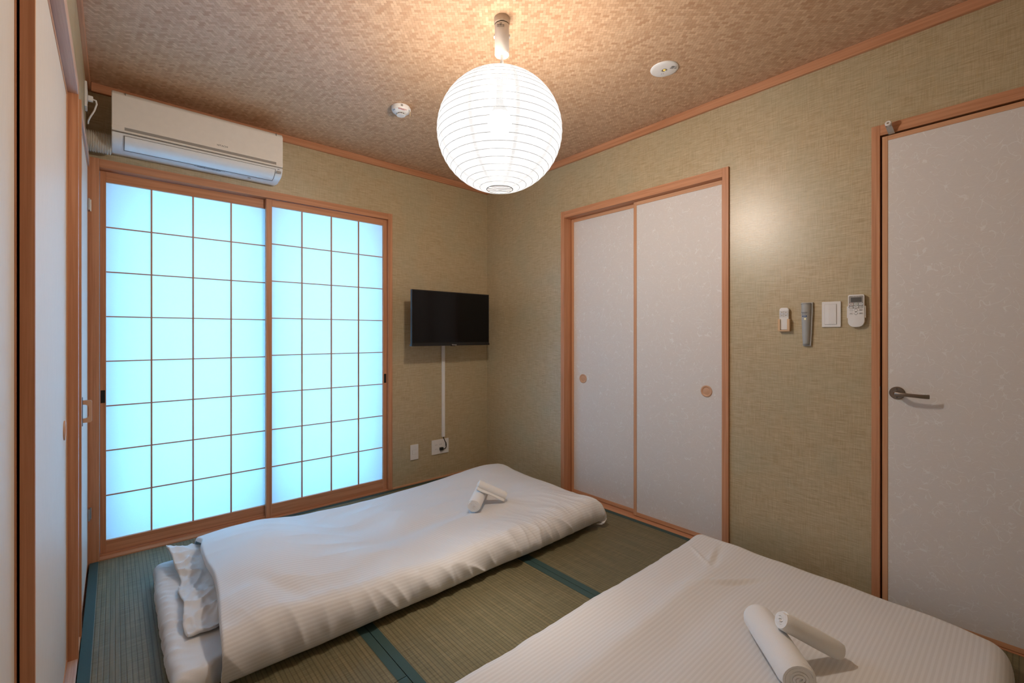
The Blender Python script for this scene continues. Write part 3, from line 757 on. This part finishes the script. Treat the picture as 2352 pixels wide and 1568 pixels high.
MB().prism(rrect(.020, .0055, .0027, -.005, .039), .0272, .0282).build('oval_badge', INKB, tq)
text('badge_print', '保安灯', .0042, -.005, .039, .0284, SILV, tq)
MB().lathe([(.0042, 0), (.0042, .0012), (.0005, .0016)], 20, Matrix.Translation((-.003, .0255, .0262)), cap=False).build('indicator', emit('pale_indicator', (.85, .80, .50), .15), tq)
# light switch
sw = tag(empty('light_switch', frame((XW, .6050, 1.288), 'right')), 'white wide-rocker light switch between torch and large remote', 'switch')
B(-.0375, .0375, -.0600, .0600, 0, .0075, bev=.0025).build('cover_plate', WHITE, sw)
B(-.0255, .0215, -.0475, .0475, .0076, .0092, bev=.0006).build('switch_well', GREY, sw)
mb = MB(); n = [(-.0248, .0078), (-.0248, .0098), (-.0085, .0112), (.0205, .0098), (.0205, .0078)]
for y in (-.0468, .0468):
    for x, z in n: mb.v.append((x, y, z))
for i in range(5): j = (i+1) % 5; mb.f.append([i, j, 5+j, 5+i])
mb.f += [[0, 1, 2, 3, 4], [9, 8, 7, 6, 5]]
mb.build('rocker', WHITE, sw)
# air conditioner remote with holder
ar = tag(empty('aircon_remote', frame((XW, .5075, 1.300), 'right')), 'large white air conditioner remote with screen beside the door', 'remote')
body = [(-.030+.0055*(1-math.cos(math.radians(t))), .068+.0055*math.sin(math.radians(t))) for t in range(0, 91, 15)]+[(.030-.0055*(1-math.cos(math.radians(t))), .068+.0055*math.sin(math.radians(t))) for t in range(90, -1, -15)]+[(.031, -.035)]+[(.0308*math.cos(math.radians(t))**.75, -.046-.0275*math.sin(math.radians(t))) for t in range(0, 90, 9)]+[(0, -.0735)]+[(-.0308*math.cos(math.radians(t))**.75, -.046-.0275*math.sin(math.radians(t))) for t in range(81, -1, -9)]+[(-.031, -.035)]
MB().prism(body, .0052, .0205).build('body', WHITE, ar, smooth=True, bevel=.003)
gp = [(-.0265, .064), (-.024, .068), (.024, .068), (.0265, .064), (.0265, .014), (.023, .0105), (-.023, .0105), (-.0265, .014)]
MB().prism(gp, .0206, .0210).build('grey_face', GREY, ar)
MB().prism(rrect(.040, .021, .001, .001, .0500), .0211, .0214).build('display', DGREY, ar)
BT = [('暖房', -.0175, .0305, INKR, .0150, .0100), ('除湿', 0, .0305, INKG, .0150, .0100), ('冷房', .0178, .0305, INKB, .0150, .0100),
      ('タイマー', -.0180, .0160, INK, .0130, .0070), ('停止', 0, .0178, INK, .0160, .0085), ('点検', .0182, .0165, INK, .0130, .0070),
      ('入', -.0180, .0030, INK, .0130, .0070), ('風速', .0182, .0030, INK, .0130, .0060), ('切', -.0180, -.0120, INK, .0130, .0070), ('風向', .0182, -.0120, INK, .0130, .0060)]
for tx, x, y, m_, bw, bh in BT:
    MB().prism(rrect(bw+.0012, bh+.0012, bh*.49, x, y), .0205, .0213).build('button_rim', m_ if m_ is not INK else GREY, ar)
    MB().prism(rrect(bw, bh, bh*.47, x, y), .0206, .0217).build('button', WHITE, ar)
    text('button_print', tx, .0050, x, y, .0219, INK, ar)
for sgn in (1, -1):
    dm = [(-.0065, -.0045+sgn*.004), (.0065, -.0045+sgn*.004), (.0065, -.0045+sgn*.007), (0, -.0045+sgn*.0145), (-.0065, -.0045+sgn*.007)]
    MB().tube([(x, y, .0208) for x, y in dm[1:]], .0006, 5).build('arrow_button', INK, ar)
text('button_print', '温度', .0050, 0, -.0045, .0209, INK, ar)
text('print', '温度 自動 予約', .0040, 0, .0645, .0213, SILV, ar)
ah = tag(empty('remote_holder', frame((XW, .5075, 1.300), 'right')), 'white wall cradle gripping the large air conditioner remote', 'holder')
B(-.030, .030, -.05, .035, 0, .005, bev=.001).build('back_plate', WHITE, ah)
for s in (-1, 1): B(min(s*.0312, s*.0345), max(s*.0312, s*.0345), -.032, .022, .001, .0175, bev=.001).build('side_arm', WHITE, ah)
# hook / roller catch on the door head
hk = tag(empty('roller_catch', frame((cf+.0005, .3830, 2.083), 'right')), 'steel strip with white roller on top corner of door frame', 'roller catch')
mb = MB()
prof = [(-.022, -.0005), (-.022, .003), (-.016, .010), (-.001, .020), (.004, .024), (.006, .032)]
for x in (-.0105, .0105):
    for d in (0, .0015):
        for y, z in prof: mb.v.append((x+(y+.022)*-.25, y+d, z+d))
m = len(prof)
for i in range(m-1): mb.f += [[i, i+1, 2*m+i+1, 2*m+i], [m+i, 3*m+i, 3*m+i+1, m+i+1], [i, m+i, m+i+1, i+1], [2*m+i, 2*m+i+1, 3*m+i+1, 3*m+i]]
mb.f += [[0, 2*m, 3*m, m], [m-1, 2*m-1, 4*m-1, 3*m-1]]
mb.build('strip', STEEL, hk)
M = Matrix.Translation((-.0075, .0155, .026)) @ Matrix.Rotation(math.radians(-8), 4, 'X')
MB().lathe([(.004, .009), (.0055, .0105), (.0095, .0105), (.0112, .0085), (.0112, -.006), (.009, -.008), (.0005, -.008)], 28, M, cap=False).build('roller', WHITE, hk, smooth=True)
MB().lathe([(.0042, .0090), (.0030, .0110), (.0005, .0112)], 16, M, cap=False).build('roller_pin', STEEL, hk, smooth=True)

# ------------------------------------------------------------------ BEDDING
def nz(x, y, z=0.0): return noise.noise(Vector((x, y, z)))
def ridg(x, y, z=0.0): return 1-abs(noise.noise(Vector((x, y, z))))*2
def gau(x, y, cx, cy, sx, sy, rot=0):
    dx_, dy_ = x-cx, y-cy
    if rot: c, s = math.cos(rot), math.sin(rot); dx_, dy_ = dx_*c+dy_*s, -dx_*s+dy_*c
    return math.exp(-(dx_/sx)**2-(dy_/sy)**2)
def edge_prof(a, L, R, lo, kind):
    """arc length a from the edge -> (inward position, height fraction)"""
    if kind == 'roll':
        if a < L:
            ph = lo+(math.pi/2-lo)*a/L; return R*(1-math.cos(ph)), (1+math.sin(ph))/2
        return R+(a-L), 1.0
    if a < L:                                   # open hem lying on what is under it
        ph = math.pi/2*a/L; return R*(1-math.cos(ph)), lo+(1-lo)*math.sin(ph)
    return R+(a-L), 1.0
def cloth(name, x0, x1, y0, y1, hfun, dfun, mat, nx=300, ny=170, L=.19, R=.075, left='roll', cs=.030, seed=0., lolo=-50, leftlo=.72):
    Lx0, Rx0 = (L, R) if left == 'roll' else (.022, .008)
    tx = (x1-x0)-Rx0-R+Lx0+L; ty = (y1-y0)-2*R+2*L; lo = math.radians(lolo)
    mb = MB(); mb.uv = []
    def dens(i, n): return i/n
    for i in range(nx+1):
        a = tx*i/nx
        if a <= tx/2: p, hx = edge_prof(a, Lx0, Rx0, lo if left == 'roll' else leftlo, left); X = x0+p
        else: p, hx = edge_prof(tx-a, L, R, lo, 'roll'); X = x1-p
        for j in range(ny+1):
            b = ty*j/ny
            if b <= ty/2: p, hy = edge_prof(b, L, R, lo, 'roll'); Y = y0+p
            else: p, hy = edge_prof(ty-b, L, R, lo, 'roll'); Y = y1-p
            ex = min(a if left == 'roll' else 9, tx-a); ey = min(b, ty-b)
            H = hfun(X, Y); z = H*hx*hy
            ddx, ddy, ddz = dfun(X, Y, a, b, tx, ty, hx, hy)
            cr = math.exp(-(((tx-a)/(L*.9))**2+(ey/(L*.9))**2)) + (math.exp(-((a/(L*.9))**2+(ey/(L*.9))**2)) if left == 'roll' else 0)
            ddx -= cs*cr*(1 if a > tx/2 else -1); ddy -= cs*cr*(1 if b > ty/2 else -1)
            mb.v.append((X+ddx, Y+ddy, max(.0035+.003*(1-hy), z+ddz))); mb.uv.append((a, b))
    for i in range(nx):
        for j in range(ny): k = i*(ny+1)+j; mb.f.append([k, k+ny+1, k+ny+2, k+1])
    o = mb.build(name, mat, smooth='all'); return o
# first futon: mattress
def mh(x, y): return .100+.006*nz(x*3, y*3, 1)+.004*nz(x*9, y*9, 2)
def md(x, y, a, b, tx, ty, hx, hy):
    e = min(a, tx-a); f = min(b, ty-b); q = math.exp(-(e/.13)**2); p = math.exp(-(f/.13)**2)
    pk = (.014*ridg(x*6+y*3, y*17+x*12, 5)**2+.011*ridg(x*8, y*33+x*16, 15)**2)*q+.006*ridg(x*17, y*4, 6)*p
    cov = min(1, max(0, (x-.235)/.06)); sy = (1 if y < 2.2 else -1)*.050*cov*math.exp(-(f/.30)**2)
    return (.008*nz(1.5, y*5, 3)*q+pk*.5*(1 if a < tx/2 else -1), .008*nz(x*5, 2.5, 3)*p+sy, (pk*(.9 if min(hx, hy) > .6 else .4)-.004)-.006*cov*hy)
mt = cloth('futon_mattress', .128, 2.15, 1.768, 2.765, mh, md, COT, 260, 170, L=.12, R=.040, cs=.004, lolo=-60)
tag(mt, 'white futon mattress on the tatami below striped duvet', 'futon')
# pillow
mb = MB(); nx, ny = 90, 110; PX0, PX1, PY0, PY1 = .195, .74, 1.985, 2.755
top = []
def pil(u, v, side):
    x = PX0+(PX1-PX0)*u; y = PY0+(PY1-PY0)*v
    ex = min(1, max(0, (u-.10)/.34)); ex2 = min(1, (1-u)/.3); ey = min(1, v/.3)*1.0; ey2 = min(1, (1-v)/.3)
    sm = lambda t: t*t*(3-2*t)
    body = sm(ex)**.8*sm(ex2)**.5*sm(ey)**.5*sm(ey2)**.5
    wob = .014*nz(x*6, y*6, 11)+.015*(ridg(x*9+y*6, y*10-x*8, 12)**2-.4)*(1-body*.7)+.006*ridg(x*25-y*10, y*20+x*12, 14)*(1-body)
    fl = max(0, 1-u/.30)
    crn = .060*fl*math.exp(-((y-2.70)/.12)**2)+.010*fl*math.sin(y*15)
    base = .108+.010*fl
    xx = x+(.018*nz(4.1, y*7, 3)-.010*math.exp(-((y-2.73)/.09)**2)+.022*math.exp(-((y-2.45)/.14)**2))*fl
    cv = min(1, max(0, (x-.28)/.08)); yy = y-.010*fl*nz(y*6, 1.2, 8)-cv*.12*(y-2.37)
    zt_ = base+.012*(1-fl*.5)+body*.062+crn+wob
    zb2 = base+crn-.004+wob*.5*fl
    return (xx, yy, zt_ if side else min(zb2, zt_-.004))
for side in (1, 0):
    for i in range(nx+1):
        for j in range(ny+1): mb.v.append(pil(i/nx, j/ny, side))
K = (nx+1)*(ny+1)
for s in (0, 1):
    for i in range(nx):
        for j in range(ny): k = s*K+i*(ny+1)+j; mb.f.append([k, k+ny+1, k+ny+2, k+1] if s == 0 else [k, k+1, k+ny+2, k+ny+1])
for i in range(nx):
    for j in (0, ny): k = i*(ny+1)+j; mb.f.append([k, k+ny+1, K+k+ny+1, K+k])
for j in range(ny):
    for i in (0, nx): k = i*(ny+1)+j; mb.f.append([k, k+1, K+k+1, K+k])
pw = mb.build('pillow', COT, smooth='all')
tag(pw, 'crumpled white pillow sticking out from under the duvet', 'pillow')
# first duvet
def d1h(x, y):
    h = .158+.100*gau(x, y, .50, 2.36, .30, .42)+.035*gau(x, y, .45, 2.0, .25, .25)
    h += .048*gau(x, y, 2.03, 2.66, .40, .20)+.028*gau(x, y, 2.10, 2.25, .20, .35)
    h -= .022*gau(x, y, 1.0, 2.30, .16, .42, .5)
    h += .010*gau(x, y, 1.25, 2.05, .55, .06, .12)-.010*gau(x, y, 1.35, 2.18, .5, .05, .1)
    h += .012*nz(x*2.2, y*2.6, .5)+.005*nz(x*6, y*6, 1.5)
    h += .004*ridg(x*3-y*2, y*7+x, 8)+.006*max(0, ridg(x*2.2, y*3.4, 15)-.55)*gau(x, y, 1.9, 2.0, .6, .4)
    h += .0035*ridg(x*5+y*2, y*9-x*3, 2)*gau(x, y, .85, 2.6, .5, .25)
    return h
def d1d(x, y, a, b, tx, ty, hx, hy):
    f = math.exp(-(b/(.20+.12*min(1, max(0, (x-1.3)/.8))))**2); g = math.exp(-((ty-b)/.15)**2); r_ = math.exp(-((tx-a)/.17)**2)
    wx = .6+.4*min(1, max(0, (x-.6)/1.2))
    wr_ = .018*ridg(x*6.5+b*2.5, b*3.0, 21)*wx+.018*ridg(x*11+b*4, b*4, 22)**2*wx+.014*ridg(x*17+b*5, b*4, 23)**2*wx**4+.010*nz(x*3, b*8, 31)
    oy = -.020*nz(x*2.3, .5, 7)*f*(1-hy*.7)-wr_*f*.9*(1 if b < .22 else .5)
    dz = wr_*f*.55
    rr = .010*ridg(y*8, (tx-a)*5, 24)+.012*nz(y*4, 1.1, 25)
    ox = rr*r_*.9-.012*r_*(1-hy)
    # left hem waviness, corner pulled in at the foot
    l = math.exp(-(a/.25)**2)
    ox += l*(.022*nz(2.2, y*2.2, 9)-.030*max(0, min(1, (2.2-y)/.5))+.012*gau(y, 0, 2.62, 0, .05, 1))
    dz += l*(.006*nz(3, y*7, 4))
    oy += .012*nz(x*3, 5, 5)*g
    # deep folds radiating where the hem crosses the mattress corner
    dz += .010*gau(x, y, .42, 1.86, .06, .10, .6)*hy-.008*gau(x, y, .50, 1.90, .03, .12, .6)
    return (ox, oy, dz)
dv = cloth('duvet', .296, 2.300, 1.738, 2.775, d1h, d1d, FAB, 420, 240, L=.215, R=.080, cs=.014, left='hem', leftlo=.90, lolo=-55)
sm_ = dv.modifiers.new('thick', 'SOLIDIFY'); sm_.thickness = .004; sm_.offset = -1
tag(dv, 'white striped duvet spread over the futon below the window', 'duvet')
# second duvet
def d2h(x, y):
    h = .128
    h += .010*nz(x*2.4+4, y*2.4, 3.5)+.004*nz(x*6, y*6, 4.5)
    h += .012*gau(x, y, 1.55, .93, .75, .045, .02)-.008*gau(x, y, 1.6, .80, .7, .05, .02)
    h += .010*gau(x, y, 2.02, .84, .14, .018, -.55)-.007*gau(x, y, 2.05, .80, .14, .018, -.55)
    h += .007*gau(x, y, 2.16, 1.00, .10, .012, .25)-.005*gau(x, y, 2.16, .975, .10, .012, .25)
    h += .006*gau(x, y, 2.12, 1.035, .08, .010, .9)
    h -= .012*gau(x, y, 1.72, .52, .18, .12, .6)
    return h
def d2d(x, y, a, b, tx, ty, hx, hy):
    f = math.exp(-((ty-b)/.16)**2); r_ = math.exp(-((tx-a)/.14)**2); g = math.exp(-(b/.14)**2)
    wr_ = .007*ridg(x*7, (ty-b)*4, 41)+.004*ridg(x*16, (ty-b)*6, 42)
    oy = (.012*nz(x*3, 1.5, 17)*(1-hy*.5)+wr_*.6)*f
    ox = (.010*nz(y*4, 1.5, 18)+.004*ridg(y*12, 2, 19))*r_
    # pointed raised far corner
    c = math.exp(-(((tx-a)/.20)**2+((ty-b)/.20)**2))
    return (ox+.016*c, oy+.014*c, wr_*f*.3+.006*c*(hx*hy > .02)-.045*hx*math.exp(-((a-tx)/.35)**2-(b/.30)**2))
d2 = cloth('duvet', .20, 2.385, .022, 1.185, d2h, d2d, FAB, 420, 230, L=.165, R=.060, lolo=-50)
tag(d2, 'white striped duvet nearest the door, in front of the closet', 'duvet')

# ------------------------------------------------------------------ TOWELS
def towel(name, label, A, Bp, R, turns=6.2, sq=.9, seed=0, roll=0, flap=False, group='rolled white towels'):
    A, Bp = Vector(A), Vector(Bp); ax = (Bp-A); Lg = ax.length; ax.normalize()
    up = Vector((0, 0, 1)); sd = ax.cross(up).normalized(); u2 = sd.cross(ax).normalized()
    M = Matrix([[sd.x, u2.x, ax.x], [sd.y, u2.y, ax.y], [sd.z, u2.z, ax.z]]).to_4x4(); M.translation = A
    root = empty(name, M)
    tag(root, label, 'towel', group)
    pitch = R*.97/turns; th = pitch*.90; n = int(turns*22); NL = 18
    mb = MB(); secs = []
    for q in range(NL+1):
        s = q/NL; e = min(s, 1-s)*Lg; rd = 1-.10*math.exp(-(e/.006)**2)
        pts = []
        for i in range(n+1):
            t = i/n; a = roll+t*turns*2*math.pi; rr = pitch*.15+pitch*turns*t
            rr += .035*R*nz(math.cos(a)*1.3+seed, math.sin(a)*1.3, s*2)*t
            tele = .018*Lg*0+(.004*(1-t)*math.sin(i*.35+seed))*(1 if q in (0, NL) else 0)
            for rad in (rr, max(.0006, rr-th)):
                rad2 = rad if rad < R*.85 else R*.85+(rad-R*.85)*1
                if t > .75: rad2 *= rd
                pts.append((rad2*math.cos(a), rad2*math.sin(a)*sq, s*Lg+tele*(1 if q else -1)*-1*(1)))
        secs.append(pts)
    m = 2*(n+1)
    for p in secs: mb.v += p
    for q in range(NL):
        for i in range(n):
            for o_ in (0, 1):
                a0 = q*m+2*i+o_; a1 = a0+2; mb.f.append([a0, a1, a1+m, a0+m])
        for i in (0, n): a0 = q*m+2*i; mb.f.append([a0, a0+1, a0+1+m, a0+m])
    for q in (0, NL):
        for i in range(n): a0 = q*m+2*i; mb.f.append([a0, a0+1, a0+3, a0+2])
    o = mb.build('rolled_cloth', TER, root, smooth=True)
    # inner core so no light passes through
    MB().lathe([(R*.90, .010), (R*.90, Lg-.010)], 24, Matrix.Diagonal((1, sq, 1, 1))).build('core', TER, root)
    if flap:
        mb = MB(); F = 12
        for q in range(F+1):
            s = q/F; z = s*Lg
            for w_ in range(5):
                t = w_/4; mb.v.append((R*(.62+.42*t)*1.0, -R*(.52+.50*t)*sq-.002*math.sin(s*9), z))
        for q in range(F):
            for w_ in range(4): k = q*5+w_; mb.f.append([k, k+1, k+6, k+5])
        f = mb.build('loose_edge', TER, root, smooth='all'); sm = f.modifiers.new('t', 'SOLIDIFY'); sm.thickness = .004
    return root
z1 = lambda x, y, r: d1h(x, y)+r*.92
z2 = lambda x, y, r: d2h(x, y)+r*.92
towel('rolled_towel', 'large rolled towel lying on the duvet below window', (1.553, 2.100, z1(1.553, 2.10, .0435)), (1.790, 2.325, z1(1.79, 2.325, .0435)), .0435, seed=1, roll=.8)
towel('rolled_towel', 'small rolled towel leaning across roll on window-side duvet', (1.667, 2.210, z1(1.67, 2.21, .088)+.050), (1.812, 2.122, z1(1.812, 2.122, .029)+.006), .029, 4, seed=5, roll=2.0, flap=True)
towel('rolled_towel', 'large rolled towel lying on the duvet nearest the door', (1.520, .440, z2(1.52, .44, .055)), (1.750, .642, z2(1.75, .642, .055)), .055, seed=9, roll=2.2)
towel('rolled_towel', 'small rolled towel leaning on roll atop door-side duvet', (1.648, .534, z2(1.65, .534, .11)+.040), (1.785, .408, z2(1.785, .408, .036)+.003), .036, 4, seed=13, roll=1.2)
# ------------------------------------------------------------------ turn lettering into plain meshes
bpy.context.view_layer.update(); dg = bpy.context.evaluated_depsgraph_get()
for o in [o for o in bpy.data.objects if o.type == 'FONT']:
    me = bpy.data.meshes.new_from_object(o.evaluated_get(dg)); n = bpy.data.objects.new('lettering', me)
    C.objects.link(n); n.parent = o.parent; n.matrix_local = o.matrix_local.copy(); nm = o.name; bpy.data.objects.remove(o); n.name = nm
